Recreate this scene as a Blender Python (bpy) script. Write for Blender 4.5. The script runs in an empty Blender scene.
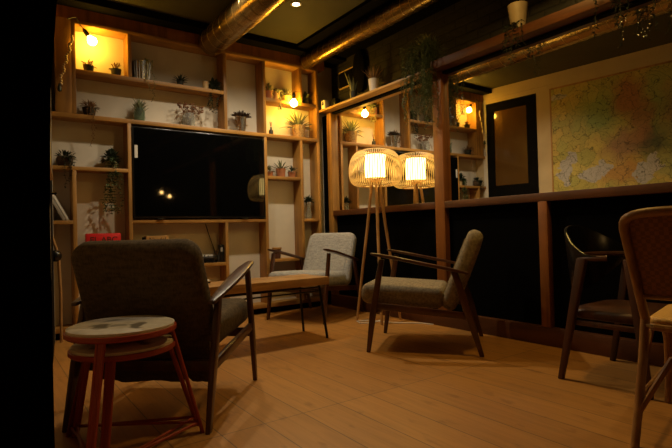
import bpy, bmesh, math, random
from mathutils import Vector, Matrix
R = random.Random(7)
S = bpy.context.scene
COL = S.collection
PI = math.pi

# ------------------------------------------------------------------ materials
def mat(name, base=(.5, .5, .5), rough=.5, metal=0., emit=None, estr=0., coat=0., spec=.5):
    m = bpy.data.materials.new(name); m.use_nodes = True
    b = m.node_tree.nodes['Principled BSDF']
    b.inputs['Base Color'].default_value = (*base, 1)
    b.inputs['Roughness'].default_value = rough
    b.inputs['Metallic'].default_value = metal
    b.inputs['Specular IOR Level'].default_value = spec
    b.inputs['Coat Weight'].default_value = coat
    if emit:
        b.inputs['Emission Color'].default_value = (*emit, 1)
        b.inputs['Emission Strength'].default_value = estr
    return m

def nodes(m):
    nt = m.node_tree
    return nt, nt.nodes['Principled BSDF'], nt.nodes.new, nt.links.new

def ramp(N, stops):
    r = N('ShaderNodeValToRGB'); e = r.color_ramp.elements
    while len(e) < len(stops): e.new(.5)
    for i, (p, c) in enumerate(stops):
        e[i].position = p; e[i].color = (*c, 1)
    return r

def wood(name, a, b, rough=.5, scale=(3, 3, 40), knots=True, coat=0.):
    """grain stretched along one object axis"""
    m = mat(name, a, rough, coat=coat); nt, bs, N, L = nodes(m)
    tc = N('ShaderNodeTexCoord'); mp = N('ShaderNodeMapping'); mp.inputs['Scale'].default_value = scale
    L(tc.outputs['Object'], mp.inputs['Vector'])
    n = N('ShaderNodeTexNoise'); n.inputs['Scale'].default_value = 1.6; n.inputs['Detail'].default_value = 5
    n.inputs['Distortion'].default_value = .8
    L(mp.outputs['Vector'], n.inputs['Vector'])
    r = ramp(N, [(.3, b), (.52, a), (.75, tuple(min(1, x * 1.25) for x in a))])
    L(n.outputs['Fac'], r.inputs['Fac'])
    n2 = N('ShaderNodeTexNoise'); n2.inputs['Scale'].default_value = 5; n2.inputs['Detail'].default_value = 2
    L(tc.outputs['Object'], n2.inputs['Vector'])
    r2 = ramp(N, [(.3, (.72, .72, .72)), (.7, (1, 1, 1))]); L(n2.outputs['Fac'], r2.inputs['Fac'])
    mx = N('ShaderNodeMixRGB'); mx.blend_type = 'MULTIPLY'; mx.inputs['Fac'].default_value = 1
    L(r.outputs['Color'], mx.inputs['Color1']); L(r2.outputs['Color'], mx.inputs['Color2'])
    L(mx.outputs['Color'], bs.inputs['Base Color'])
    bp = N('ShaderNodeBump'); bp.inputs['Strength'].default_value = .15; bp.inputs['Distance'].default_value = .003
    L(n.outputs['Fac'], bp.inputs['Height']); L(bp.outputs['Normal'], bs.inputs['Normal'])
    return m

def fabric(name, a, b):
    m = mat(name, a, .95, spec=.15); nt, bs, N, L = nodes(m)
    tc = N('ShaderNodeTexCoord')
    n = N('ShaderNodeTexNoise'); n.inputs['Scale'].default_value = 160; n.inputs['Detail'].default_value = 3
    mp = N('ShaderNodeMapping'); mp.inputs['Scale'].default_value = (1, .35, .35)
    L(tc.outputs['Object'], mp.inputs['Vector']); L(mp.outputs['Vector'], n.inputs['Vector'])
    n3 = N('ShaderNodeTexNoise'); n3.inputs['Scale'].default_value = 60; n3.inputs['Detail'].default_value = 2
    mp3 = N('ShaderNodeMapping'); mp3.inputs['Scale'].default_value = (.35, 1.2, 1.2)
    L(tc.outputs['Object'], mp3.inputs['Vector']); L(mp3.outputs['Vector'], n3.inputs['Vector'])
    ad = N('ShaderNodeMath'); ad.operation = 'ADD'; L(n.outputs['Fac'], ad.inputs[0]); L(n3.outputs['Fac'], ad.inputs[1])
    hf = N('ShaderNodeMath'); hf.operation = 'MULTIPLY'; hf.inputs[1].default_value = .5; L(ad.outputs[0], hf.inputs[0])
    r = ramp(N, [(.38, b), (.62, a)]); L(hf.outputs[0], r.inputs['Fac']); L(r.outputs['Color'], bs.inputs['Base Color'])
    bp = N('ShaderNodeBump'); bp.inputs['Strength'].default_value = .5; bp.inputs['Distance'].default_value = .002
    L(hf.outputs[0], bp.inputs['Height']); L(bp.outputs['Normal'], bs.inputs['Normal'])
    return m

def noisy(name, a, b, scale=20, rough=.7, metal=0., bump=0.):
    m = mat(name, a, rough, metal); nt, bs, N, L = nodes(m)
    tc = N('ShaderNodeTexCoord'); n = N('ShaderNodeTexNoise'); n.inputs['Scale'].default_value = scale
    n.inputs['Detail'].default_value = 4
    L(tc.outputs['Object'], n.inputs['Vector'])
    r = ramp(N, [(.35, b), (.65, a)]); L(n.outputs['Fac'], r.inputs['Fac']); L(r.outputs['Color'], bs.inputs['Base Color'])
    if bump:
        bp = N('ShaderNodeBump'); bp.inputs['Strength'].default_value = bump; bp.inputs['Distance'].default_value = .005
        L(n.outputs['Fac'], bp.inputs['Height']); L(bp.outputs['Normal'], bs.inputs['Normal'])
    return m

def floor_mat():
    m = mat('oak_planks', (.3, .18, .09), .42); nt, bs, N, L = nodes(m)
    tc = N('ShaderNodeTexCoord'); mp = N('ShaderNodeMapping'); mp.inputs['Rotation'].default_value = (0, 0, PI / 2)
    L(tc.outputs['Object'], mp.inputs['Vector'])
    br = N('ShaderNodeTexBrick'); br.offset = .37; br.offset_frequency = 1
    for k, v in {'Scale': 1, 'Brick Width': 1.38, 'Row Height': .19, 'Mortar Size': .0026, 'Mortar Smooth': .2, 'Bias': 0}.items():
        br.inputs[k].default_value = v
    br.inputs['Color1'].default_value = (.48, .225, .052, 1); br.inputs['Color2'].default_value = (.41, .187, .042, 1)
    br.inputs['Mortar'].default_value = (.17, .088, .032, 1)
    L(mp.outputs['Vector'], br.inputs['Vector'])
    mg = N('ShaderNodeMapping'); mg.inputs['Scale'].default_value = (16, 1.0, 1); L(tc.outputs['Object'], mg.inputs['Vector'])
    n = N('ShaderNodeTexNoise'); n.inputs['Scale'].default_value = 2.2; n.inputs['Detail'].default_value = 6; n.inputs['Distortion'].default_value = 1.2
    L(mg.outputs['Vector'], n.inputs['Vector'])
    r = ramp(N, [(.3, (.84, .82, .79)), (.6, (1.03, 1.02, 1))]); L(n.outputs['Fac'], r.inputs['Fac'])
    mk = N('ShaderNodeMapping'); mk.inputs['Scale'].default_value = (9, 4, 1); L(tc.outputs['Object'], mk.inputs['Vector'])
    n2 = N('ShaderNodeTexNoise'); n2.inputs['Scale'].default_value = 1.5; n2.inputs['Detail'].default_value = 3
    L(mk.outputs['Vector'], n2.inputs['Vector'])
    r2 = ramp(N, [(.30, (.74, .70, .66)), (.40, (1, 1, 1))]); L(n2.outputs['Fac'], r2.inputs['Fac'])
    m1 = N('ShaderNodeMixRGB'); m1.blend_type = 'MULTIPLY'; m1.inputs['Fac'].default_value = 1
    L(br.outputs['Color'], m1.inputs['Color1']); L(r.outputs['Color'], m1.inputs['Color2'])
    m2 = N('ShaderNodeMixRGB'); m2.blend_type = 'MULTIPLY'; m2.inputs['Fac'].default_value = 1
    L(m1.outputs['Color'], m2.inputs['Color1']); L(r2.outputs['Color'], m2.inputs['Color2'])
    L(m2.outputs['Color'], bs.inputs['Base Color'])
    bp = N('ShaderNodeBump'); bp.inputs['Strength'].default_value = .2; bp.inputs['Distance'].default_value = .002
    L(n.outputs['Fac'], bp.inputs['Height']); L(bp.outputs['Normal'], bs.inputs['Normal'])
    return m

def brick_mat():
    m = mat('dark_painted_brick', (.05, .045, .035), .6); nt, bs, N, L = nodes(m)
    tc = N('ShaderNodeTexCoord'); mp = N('ShaderNodeMapping'); mp.inputs['Rotation'].default_value = (PI / 2, 0, PI / 2)
    sp = N('ShaderNodeSeparateXYZ'); cb = N('ShaderNodeCombineXYZ')
    L(tc.outputs['Object'], sp.inputs[0]); L(sp.outputs['Y'], cb.inputs['X']); L(sp.outputs['Z'], cb.inputs['Y'])
    br = N('ShaderNodeTexBrick')
    for k, v in {'Scale': 1, 'Brick Width': .23, 'Row Height': .075, 'Mortar Size': .007, 'Mortar Smooth': .4}.items(): br.inputs[k].default_value = v
    br.inputs['Color1'].default_value = (.026, .021, .014, 1); br.inputs['Color2'].default_value = (.018, .015, .011, 1)
    br.inputs['Mortar'].default_value = (.009, .008, .006, 1)
    L(cb.outputs[0], br.inputs['Vector']); L(br.outputs['Color'], bs.inputs['Base Color'])
    n = N('ShaderNodeTexNoise'); n.inputs['Scale'].default_value = 30; L(tc.outputs['Object'], n.inputs['Vector'])
    sb = N('ShaderNodeMath'); sb.operation = 'MULTIPLY_ADD'; sb.inputs[1].default_value = -1.; L(br.outputs['Fac'], sb.inputs[0])
    sc = N('ShaderNodeMath'); sc.operation = 'MULTIPLY'; sc.inputs[1].default_value = .6; L(n.outputs['Fac'], sc.inputs[0])
    L(sc.outputs[0], sb.inputs[2])
    bp = N('ShaderNodeBump'); bp.inputs['Strength'].default_value = .9; bp.inputs['Distance'].default_value = .01
    L(sb.outputs[0], bp.inputs['Height']); L(bp.outputs['Normal'], bs.inputs['Normal'])
    return m

def map_mat():
    """old political map: mottled countries outlined by ink lines, grey seas"""
    m = mat('printed_map', (.5, .42, .2), .55); nt, bs, N, L = nodes(m)
    tc = N('ShaderNodeTexCoord')
    nz = N('ShaderNodeTexNoise'); nz.inputs['Scale'].default_value = 6; nz.inputs['Detail'].default_value = 7
    L(tc.outputs['Object'], nz.inputs['Vector'])
    sb = N('ShaderNodeVectorMath'); sb.operation = 'SUBTRACT'; sb.inputs[1].default_value = (.5, .5, .5); L(nz.outputs['Color'], sb.inputs[0])
    sc = N('ShaderNodeVectorMath'); sc.operation = 'SCALE'; sc.inputs['Scale'].default_value = .30; L(sb.outputs[0], sc.inputs[0])
    ad = N('ShaderNodeVectorMath'); ad.operation = 'ADD'; L(tc.outputs['Object'], ad.inputs[0]); L(sc.outputs[0], ad.inputs[1])
    P = ad.outputs[0]
    def mixc(fac, a, col):
        x = N('ShaderNodeMixRGB'); L(fac, x.inputs['Fac']); L(a, x.inputs['Color1'])
        if isinstance(col, tuple): x.inputs['Color2'].default_value = (*col, 1)
        else: L(col, x.inputs['Color2'])
        return x.outputs['Color']
    v = N('ShaderNodeTexVoronoi'); v.inputs['Scale'].default_value = 7; L(P, v.inputs['Vector'])
    sx = N('ShaderNodeSeparateXYZ'); L(v.outputs['Color'], sx.inputs[0])
    r = ramp(N, [(0, (.46, .37, .075)), (.3, (.54, .41, .085)), (.55, (.42, .37, .08)), (.8, (.55, .39, .08))]); r.color_ramp.interpolation = 'CONSTANT'
    L(sx.outputs['X'], r.inputs['Fac']); col = r.outputs['Color']
    def blob(c, rx, rz, color, soft=.15, w=1.):
        nonlocal col
        mp = N('ShaderNodeMapping'); mp.inputs['Location'].default_value = (-c[0] / rx, 0, -c[1] / rz); mp.inputs['Scale'].default_value = (1 / rx, 0, 1 / rz)
        L(P, mp.inputs['Vector']); ln = N('ShaderNodeVectorMath'); ln.operation = 'LENGTH'; L(mp.outputs['Vector'], ln.inputs[0])
        rr = ramp(N, [(0, (w, w, w)), (.5 - soft / 2, (w, w, w)), (.5 + soft / 2, (0, 0, 0))])
        hf = N('ShaderNodeMath'); hf.operation = 'MULTIPLY'; hf.inputs[1].default_value = .5; L(ln.outputs['Value'], hf.inputs[0]); L(hf.outputs[0], rr.inputs['Fac'])
        col = mixc(rr.outputs['Color'], col, color)
    for c, rx, rz, k, so, w_ in (((-.33, .28), .24, .24, (.22, .34, .09), .5, .75), ((.26, .16), .16, .42, (.20, .33, .10), .6, .7), ((-.02, .40), .17, .20, (.36, .13, .045), .4, .85),
                            ((-.08, -.14), .22, .15, (.33, .16, .10), .4, .8), ((-.10, -.45), .26, .14, (.46, .22, .04), .4, .85), ((.22, -.13), .17, .17, (.045, .055, .028), .5, .9),
                            ((.10, .10), .12, .22, (.34, .14, .06), .4, .8), ((.34, -.40), .2, .14, (.34, .33, .10), .3, .8), ((.6, .2), .3, .3, (.30, .17, .07), .4, .8)):
        blob(c, rx, rz, k, so, w_)
    # seas
    for c, rx, rz in (((-.75, -.36), .075, .17), ((-.66, -.22), .05, .09), ((-.40, -.44), .16, .085), ((-.30, -.36), .07, .08), ((.10, -.47), .10, .12), ((.21, -.36), .06, .1), ((-.80, .58), .10, .05)): blob(c, rx, rz, (.44, .40, .36), .04)
    for scl, th, dark in ((7, .010, .30), (19, .016, .6)):
        ve = N('ShaderNodeTexVoronoi'); ve.feature = 'DISTANCE_TO_EDGE'; ve.inputs['Scale'].default_value = scl
        L(P, ve.inputs['Vector'])
        re = ramp(N, [(th, (dark, dark, dark * .9)), (th * 2.2, (1, 1, 1))]); L(ve.outputs['Distance'], re.inputs['Fac'])
        mm = N('ShaderNodeMixRGB'); mm.blend_type = 'MULTIPLY'; mm.inputs['Fac'].default_value = 1
        L(col, mm.inputs['Color1']); L(re.outputs['Color'], mm.inputs['Color2']); col = mm.outputs['Color']
    L(col, bs.inputs['Base Color'])
    return m

M = dict(
    pine=wood('pine_vertical', (.42, .205, .042), (.26, .115, .02), .5, (9, 9, .7)),
    pine_h=wood('pine_horizontal', (.42, .205, .042), (.26, .115, .02), .5, (.7, 9, 9)),
    pine_y=wood('pine_lengthways', (.11, .032, .005), (.06, .017, .003), .5, (9, .7, 9)),
    post=wood('stained_pine', (.30, .10, .014), (.17, .052, .007), .5, (9, 9, .7)),
    pine_pale=wood('pale_pine_lengthways', (.46, .24, .06), (.32, .15, .032), .5, (9, .7, 9)),
    walnut=wood('dark_walnut', (.085, .028, .011), (.04, .013, .006), .34, (14, 3, 3), coat=.25),
    oak=wood('oak_table', (.50, .27, .10), (.34, .17, .06), .38, (1.2, 14, 14)),
    bamboo=wood('bamboo', (.50, .27, .095), (.34, .17, .055), .4, (12, 12, 1)),
    slat=mat('bamboo_slats', (.80, .58, .26), .5),
    rattan=wood('rattan', (.40, .20, .06), (.22, .09, .025), .4, (14, 14, 3)),
    darkwood=wood('dark_beech', (.085, .026, .009), (.045, .015, .006), .5, (10, 10, 1.5)),
    floor=floor_mat(), brick=brick_mat(), map=map_mat(),
    white=noisy('white_plaster', (.64, .57, .465), (.59, .525, .43), 6, .85),
    cream=noisy('cream_plaster', (.56, .42, .23), (.51, .38, .205), 5, .85),
    olive=noisy('olive_ceiling_paint', (.058, .052, .02), (.047, .043, .016), 3, .7),
    black=mat('black_paint', (.004, .0035, .003), .8, spec=.05),
    blackpanel=mat('black_panel', (.0022, .002, .002), .85, spec=.03),
    rail=mat('black_metal', (.012, .012, .012), .35, .6),
    blackpl=mat('black_gloss_plastic', (.008, .008, .008), .25),
    screen=mat('tv_screen', (.002, .002, .002), .035, spec=.5),
    mirror=mat('mirror_silver', (.90, .90, .88), .012, 1.),
    glass_dark=mat('smoked_reeded_glass', (.10, .05, .013), .12, coat=.6),
    duct=noisy('brassy_galvanised_duct', (.40, .26, .08), (.30, .185, .055), 9, .27, .95),
    ductband=mat('duct_seam', (.44, .31, .13), .3, .95),
    fab_grey=fabric('grey_weave', (.43, .425, .42), (.275, .272, .27)),
    fab_brown=fabric('brown_weave', (.125, .09, .055), (.07, .05, .03)),
    fab_taupe=fabric('taupe_weave', (.33, .27, .18), (.20, .16, .105)),
    redleg=mat('red_paint', (.36, .05, .018), .42),
    stooltop=None,
    redbox=mat('red_sign_paint', (.62, .008, .010), .5),
    ink=mat('dark_ink', (.03, .012, .008), .6),
    terracotta=noisy('terracotta', (.40, .15, .06), (.30, .11, .045), 14, .8),
    potblack=mat('black_pot', (.014, .015, .012), .45),
    potgreen=mat('dark_green_pot', (.025, .035, .018), .45),
    potwhite=noisy('white_pot', (.62, .54, .44), (.54, .46, .37), 10, .5),
    potdim=noisy('stone_pot', (.34, .26, .16), (.28, .21, .13), 10, .5),
    potbeige=mat('beige_pot', (.55, .36, .16), .5),
    potyellow=mat('ochre_bowl', (.62, .42, .10), .5),
    silver=mat('brushed_steel', (.66, .64, .60), .25, .95),
    steeldark=mat('dull_steel', (.30, .28, .25), .35, .9),
    basket=noisy('basket_weave', (.50, .33, .13), (.28, .16, .05), 70, .8, bump=.8),
    basketdark=noisy('dark_basket', (.09, .05, .022), (.04, .022, .01), 60, .85, bump=.8),
    glass=None,
    soil=mat('potting_soil', (.02, .013, .008), .95),
    leaf=noisy('green_leaf', (.075, .11, .035), (.035, .06, .02), 25, .5),
    leafdark=noisy('dark_green_leaf', (.025, .04, .018), (.012, .022, .01), 25, .5),
    leafgrey=noisy('grey_green_leaf', (.17, .18, .085), (.09, .10, .045), 25, .55),
    dry=noisy('dry_stems', (.30, .16, .06), (.17, .085, .03), 25, .8),
    bloom=noisy('dry_flower_heads', (.20, .075, .025), (.12, .045, .015), 25, .8),
    succ=noisy('purple_succulent', (.075, .05, .035), (.04, .025, .018), 25, .55),
    paper=mat('white_paper', (.62, .58, .52), .7),
    paperback=mat('grey_book_cover', (.30, .27, .23), .6),
    bookbeige=mat('beige_book_cover', (.48, .40, .28), .6),
    cord=mat('black_cord', (.012, .011, .01), .6),
    cordwhite=mat('white_cord', (.66, .62, .55), .5),
    bulb=mat('bulb_glow', (1, .8, .5), .4, emit=(1, .53, .05), estr=125),
    bulbbright=mat('bright_bulb_glow', (1, .8, .5), .4, emit=(1, .53, .05), estr=260),
    bulbfar=mat('far_bulb_glow', (1, .8, .5), .4, emit=(1, .55, .16), estr=48),
    shade=mat('lit_paper_shade', (.9, .85, .7), .8, emit=(1, .68, .20), estr=9),
    amber=mat('amber_fill_glow', (1, .8, .5), .4, emit=(1, .60, .16), estr=6),  # glow of the added fill lamp
    spotlens=mat('spot_lens_glow', (1, .95, .85), .4, emit=(1, .86, .62), estr=18),
    plastic=mat('white_plastic', (.72, .68, .58), .45),
    bead=mat('wooden_beads', (.62, .50, .32), .6),
)
def stooltop_mat():
    """worn pale seat with smudged dark stains of their own shape"""
    m = mat('worn_white_seat', (.8, .75, .66), .6); nt, bs, N, L = nodes(m)
    tc = N('ShaderNodeTexCoord'); n = N('ShaderNodeTexNoise'); n.inputs['Scale'].default_value = 14; n.inputs['Detail'].default_value = 4
    L(tc.outputs['Object'], n.inputs['Vector'])
    r = ramp(N, [(.3, (.62, .56, .46)), (.7, (.84, .79, .70))]); L(n.outputs['Fac'], r.inputs['Fac']); col = r.outputs['Color']
    sb = N('ShaderNodeVectorMath'); sb.operation = 'SUBTRACT'; sb.inputs[1].default_value = (.5, .5, .5); L(n.outputs['Color'], sb.inputs[0])
    sc = N('ShaderNodeVectorMath'); sc.operation = 'SCALE'; sc.inputs['Scale'].default_value = .12; L(sb.outputs[0], sc.inputs[0])
    ad = N('ShaderNodeVectorMath'); ad.operation = 'ADD'; L(tc.outputs['Object'], ad.inputs[0]); L(sc.outputs[0], ad.inputs[1])
    for (cx, cy, rx, ry, w_) in STAINS:
        mp = N('ShaderNodeMapping'); mp.inputs['Location'].default_value = (-cx / rx, -cy / ry, 0); mp.inputs['Scale'].default_value = (1 / rx, 1 / ry, 0)
        L(ad.outputs[0], mp.inputs['Vector']); ln = N('ShaderNodeVectorMath'); ln.operation = 'LENGTH'; L(mp.outputs['Vector'], ln.inputs[0])
        rr = ramp(N, [(0, (w_, w_, w_)), (.3, (w_, w_, w_)), (.55, (0, 0, 0))]); hf = N('ShaderNodeMath'); hf.operation = 'MULTIPLY'; hf.inputs[1].default_value = .5
        L(ln.outputs['Value'], hf.inputs[0]); L(hf.outputs[0], rr.inputs['Fac'])
        mx = N('ShaderNodeMixRGB'); mx.inputs['Color2'].default_value = (.10, .085, .06, 1); L(rr.outputs['Color'], mx.inputs['Fac']); L(col, mx.inputs['Color1']); col = mx.outputs['Color']
    L(col, bs.inputs['Base Color']); return m
STAINS = ((-.075, -.03, .035, .07, .85), (.045, -.10, .03, .06, .85), (-.01, .08, .05, .03, .6), (-.01, -.05, .04, .03, .6))
M['stooltop'] = stooltop_mat()
def slat_mat():
    m = mat('thin_bamboo_slats', (.88, .74, .44), .5); nt, bs, N, L = nodes(m)
    tr = N('ShaderNodeBsdfTranslucent'); tr.inputs['Color'].default_value = (.90, .72, .40, 1)
    mx = N('ShaderNodeMixShader'); mx.inputs[0].default_value = .34
    L(bs.outputs[0], mx.inputs[1]); L(tr.outputs[0], mx.inputs[2]); L(mx.outputs[0], nt.nodes['Material Output'].inputs['Surface']); return m
M['slat'] = slat_mat()
def glass_mat(name, col=(.9, .92, .88)):
    m = mat(name, col, .05); m.node_tree.nodes['Principled BSDF'].inputs['Transmission Weight'].default_value = .9
    m.node_tree.nodes['Principled BSDF'].inputs['IOR'].default_value = 1.2
    return m
M['glass'] = glass_mat('clear_glass'); M['glassgreen'] = glass_mat('greenish_glass', (.45, .55, .42))

# ------------------------------------------------------------------ mesh builder
class MB:
    def __init__(s): s.v = []; s.f = []
    def add(s, vs, fs):
        o = len(s.v); s.v += [tuple(v) for v in vs]; s.f += [tuple(i + o for i in f) for f in fs]; return s
    def box(s, x0, x1, y0, y1, z0, z1):
        vs = [(x, y, z) for z in (z0, z1) for y in (y0, y1) for x in (x0, x1)]
        return s.add(vs, [(0, 2, 3, 1), (4, 5, 7, 6), (0, 1, 5, 4), (2, 6, 7, 3), (0, 4, 6, 2), (1, 3, 7, 5)])
    def loft(s, rings, caps=True, loop=False):
        n = len(rings[0]); vs = [p for r in rings for p in r]; fs = []
        k = len(rings)
        for i in range(k if loop else k - 1):
            a = i * n; b = ((i + 1) % k) * n
            for j in range(n): fs.append((a + j, a + (j + 1) % n, b + (j + 1) % n, b + j))
        if caps and not loop: fs.append(tuple(reversed(range(n)))); fs.append(tuple((k - 1) * n + j for j in range(n)))
        return s.add(vs, fs)
    def tube(s, pts, r, n=8, loop=False):
        pts = [Vector(p) for p in pts]; rr = r if isinstance(r, (list, tuple)) else [r] * len(pts)
        rings = []; ref = None
        for i, p in enumerate(pts):
            if loop: t = pts[(i + 1) % len(pts)] - pts[i - 1]
            else: t = pts[min(i + 1, len(pts) - 1)] - pts[max(i - 1, 0)]
            t.normalize()
            if ref is None:
                ref = Vector((0, 0, 1)) if abs(t.z) < .9 else Vector((1, 0, 0))
            a = ref - t * ref.dot(t)
            if a.length < 1e-4: a = Vector((1, 0, 0)) - t * t.x
            a.normalize(); ref = a; b = t.cross(a)
            rings.append([p + (a * math.cos(q) + b * math.sin(q)) * rr[i] for q in [2 * PI * j / n for j in range(n)]])
        return s.loft(rings, True, loop)
    def bar(s, secs):
        """secs: (centre, wx, wy, axis vectors optional) rectangular sections"""
        rings = []
        for c, w, h, U, V in secs:
            c = Vector(c); U = Vector(U); V = Vector(V)
            rings.append([c + U * (a * w / 2) + V * (b * h / 2) for a, b in ((-1, -1), (1, -1), (1, 1), (-1, 1))])
        return s.loft(rings)
    def lathe(s, prof, c=(0, 0, 0), n=24, sx=1, sy=1):
        rings = [[(c[0] + r * sx * math.cos(2 * PI * j / n), c[1] + r * sy * math.sin(2 * PI * j / n), c[2] + z) for j in range(n)] for r, z in prof]
        return s.loft(rings)
    def blob(s, c, r, n=10, k=6, sz=1.):
        prof = [(max(.0005, r * math.sin(PI * i / k)), -r * sz * math.cos(PI * i / k)) for i in range(k + 1)]
        return s.lathe(prof, c, n)
    def leaf(s, base, d, L, w, droop=.3, up=Vector((0, 0, 1)), seg=4, fold=.25):
        """a curved, folded blade with a little thickness"""
        p = Vector(base); d = Vector(d).normalized(); rings = []
        for i in range(seg + 1):
            t = i / seg
            side = d.cross(up)
            if side.length < 1e-3: side = d.cross(Vector((1, 0, 0)))
            side.normalize(); nn = side.cross(d).normalized()
            ww = w * max(.04, math.sin(PI * min(1, .18 + .82 * t)) ** .8 if t < 1 else .04)
            rings.append([p - side * ww / 2 + nn * ww * fold, p - nn * w * .06, p + side * ww / 2 + nn * ww * fold, p + nn * w * .02])
            p = p + d * (L / seg)
            d = (d + Vector((0, 0, -droop / seg))).normalized()
        return s.loft(rings)
    def xform(s, m):
        s.v = [tuple(m @ Vector(v)) for v in s.v]; return s
    def build(s, name, m, parent=None, bevel=0., smooth=40, segs=2, loc=None):
        me = bpy.data.meshes.new(name); me.from_pydata(s.v, [], s.f)
        bm = bmesh.new(); bm.from_mesh(me)
        bmesh.ops.recalc_face_normals(bm, faces=bm.faces)
        if bevel:
            es = [e for e in bm.edges if len(e.link_faces) == 2 and e.calc_face_angle(0) > .5]
            bmesh.ops.bevel(bm, geom=es, offset=bevel, segments=segs, profile=.5, affect='EDGES', clamp_overlap=True)
        bm.to_mesh(me); bm.free()
        if smooth:
            me.polygons.foreach_set('use_smooth', [True] * len(me.polygons))
            me.set_sharp_from_angle(angle=math.radians(smooth))
        me.materials.append(M[m] if isinstance(m, str) else m)
        o = bpy.data.objects.new(name, me); COL.objects.link(o)
        if parent: o.parent = parent
        if loc: o.location = loc
        return o

def tag(o, label, cat, group=None):
    o['label'] = label; o['category'] = cat
    if group: o['group'] = group
    return o
def thing(name, label, cat, loc=(0, 0, 0), rz=0, group=None):
    o = bpy.data.objects.new(name, None); o.empty_display_size = .05; COL.objects.link(o)
    o.location = loc; o.rotation_euler = (0, 0, rz)
    return tag(o, label, cat, group)
def struct(o): o['kind'] = 'structure'; return o
def kids(o): return [c for c in list(COL.objects) if c.parent == o]
def copy_tree(o, loc, rz, label):
    r = o.copy(); COL.objects.link(r); r.location = loc; r.rotation_euler = (0, 0, rz); r['label'] = label
    for ch in kids(o):
        c = ch.copy(); COL.objects.link(c); c.parent = r
        for g in kids(ch):
            d = g.copy(); COL.objects.link(d); d.parent = c
    return r
def text(s, size, m, parent, loc, rot, depth=.001, name='lettering'):
    cu = bpy.data.curves.new('lettering_curve', 'FONT'); cu.body = s; cu.size = size; cu.extrude = depth
    cu.align_x = 'CENTER'; cu.align_y = 'CENTER'
    t = bpy.data.objects.new('lettering_tmp', cu); COL.objects.link(t)
    dg = bpy.context.evaluated_depsgraph_get()
    me = bpy.data.meshes.new_from_object(t.evaluated_get(dg)); bpy.data.objects.remove(t)
    me.materials.clear(); me.materials.append(M[m])
    o = bpy.data.objects.new(name, me); COL.objects.link(o); o.parent = parent; o.location = loc; o.rotation_euler = rot
    return o
def lerp(a, b, t): return a + (b - a) * t

# ------------------------------------------------------------------ camera
cd = bpy.data.cameras.new('camera'); cam = bpy.data.objects.new('camera', cd); COL.objects.link(cam)
cd.sensor_width = 36; cd.lens = 494.56 * 36 / 672; cd.clip_start = .02
yw, pt, rl = [math.radians(a) for a in (35.4327, .85297, -1.50188)]
fw = Vector((math.sin(yw) * math.cos(pt), math.cos(yw) * math.cos(pt), math.sin(pt)))
rt = Vector((math.cos(yw), -math.sin(yw), 0)); up = rt.cross(fw)
r2 = rt * math.cos(rl) + up * math.sin(rl); u2 = up * math.cos(rl) - rt * math.sin(rl)
mx = Matrix((r2, u2, -fw)).transposed().to_4x4(); mx.translation = (0, 0, .8)
cam.matrix_world = mx; S.camera = cam

# ------------------------------------------------------------------ the room
CEIL = 2.72; YB = 4.58; YF = 4.42; XM = 3.095
struct(MB().box(-1.4, 3.4, -1.8, 4.75, -.1, 0).build('floor', 'floor', smooth=0))
struct(MB().box(-1.4, 3.4, -1.8, 4.75, CEIL, CEIL + .1).build('ceiling', 'olive', smooth=0))
struct(MB().box(-.2, 3.4, YB, YB + .15, 0, CEIL).build('wall_back', 'white', smooth=0))
struct(MB().box(-1.4, 3.4, -1.9, -1.8, 0, CEIL).build('wall_front', 'black', smooth=0))
struct(MB().box(-1.5, -1.4, -1.8, 1.0, 0, CEIL).build('wall_side', 'black', smooth=0))
struct(MB().box(3.25, 3.4, -1.8, YB, 2.085, CEIL).build('wall_right', 'brick', smooth=0))
struct(MB().box(3.105, 3.4, -1.8, YB, 0, 2.085).build('wall_lower', 'blackpanel', smooth=0))
# black painted borders of the ceiling
struct(MB().box(-.1, 3.25, YF - .13, YB, CEIL - .06, CEIL).build('trim_1', 'black', smooth=0))
struct(MB().box(2.62, 3.25, -1.8, YF - .13, CEIL - .03, CEIL).build('trim_2', 'black', smooth=0))
struct(MB().box(.3, 3.05, YF + .01, YB, 2.562, CEIL - .06).build('trim_3', 'post', smooth=0))
# left wall, slightly askew, with its pale beam
u = Vector((-.115, -1, 0)).normalized(); nrm = Vector((-u.y, u.x, 0))
LW = Matrix((u, nrm, Vector((0, 0, 1)))).transposed().to_4x4(); LW.translation = (.435, 4.42, 0)
struct(MB().box(-.165, .03, -.12, 0, 0, CEIL).box(.755, 3.36, -.12, 0, 0, CEIL).box(.03, .755, -.12, 0, 2.52, CEIL).box(.03, .755, -.12, -.08, 0, 2.52).xform(LW).build('wall_left', 'cream', smooth=0))
struct(MB().box(.0, 3.36, 0, .006, 2.585, CEIL).xform(LW).build('trim_4', 'cream', smooth=0))
# dark jamb of the opening the picture is taken through
jx = [((e - .42) / 2, 1.0, z, e + .42) for z, e in ((0, .0925), (.6, .0905), (.85, .090), (1.05, .094), (1.26, .110), (1.5, .118), (CEIL, .118))]
struct(MB().bar([((x, y, z), w_, .1, (1, 0, 0), (0, 1, 0)) for x, y, z, w_ in jx]).build('trim_5', 'black', smooth=0))
struct(MB().box(-1.4, -.42, .95, 1.05, 0, CEIL).build('wall_partition', 'black', smooth=0))
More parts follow.
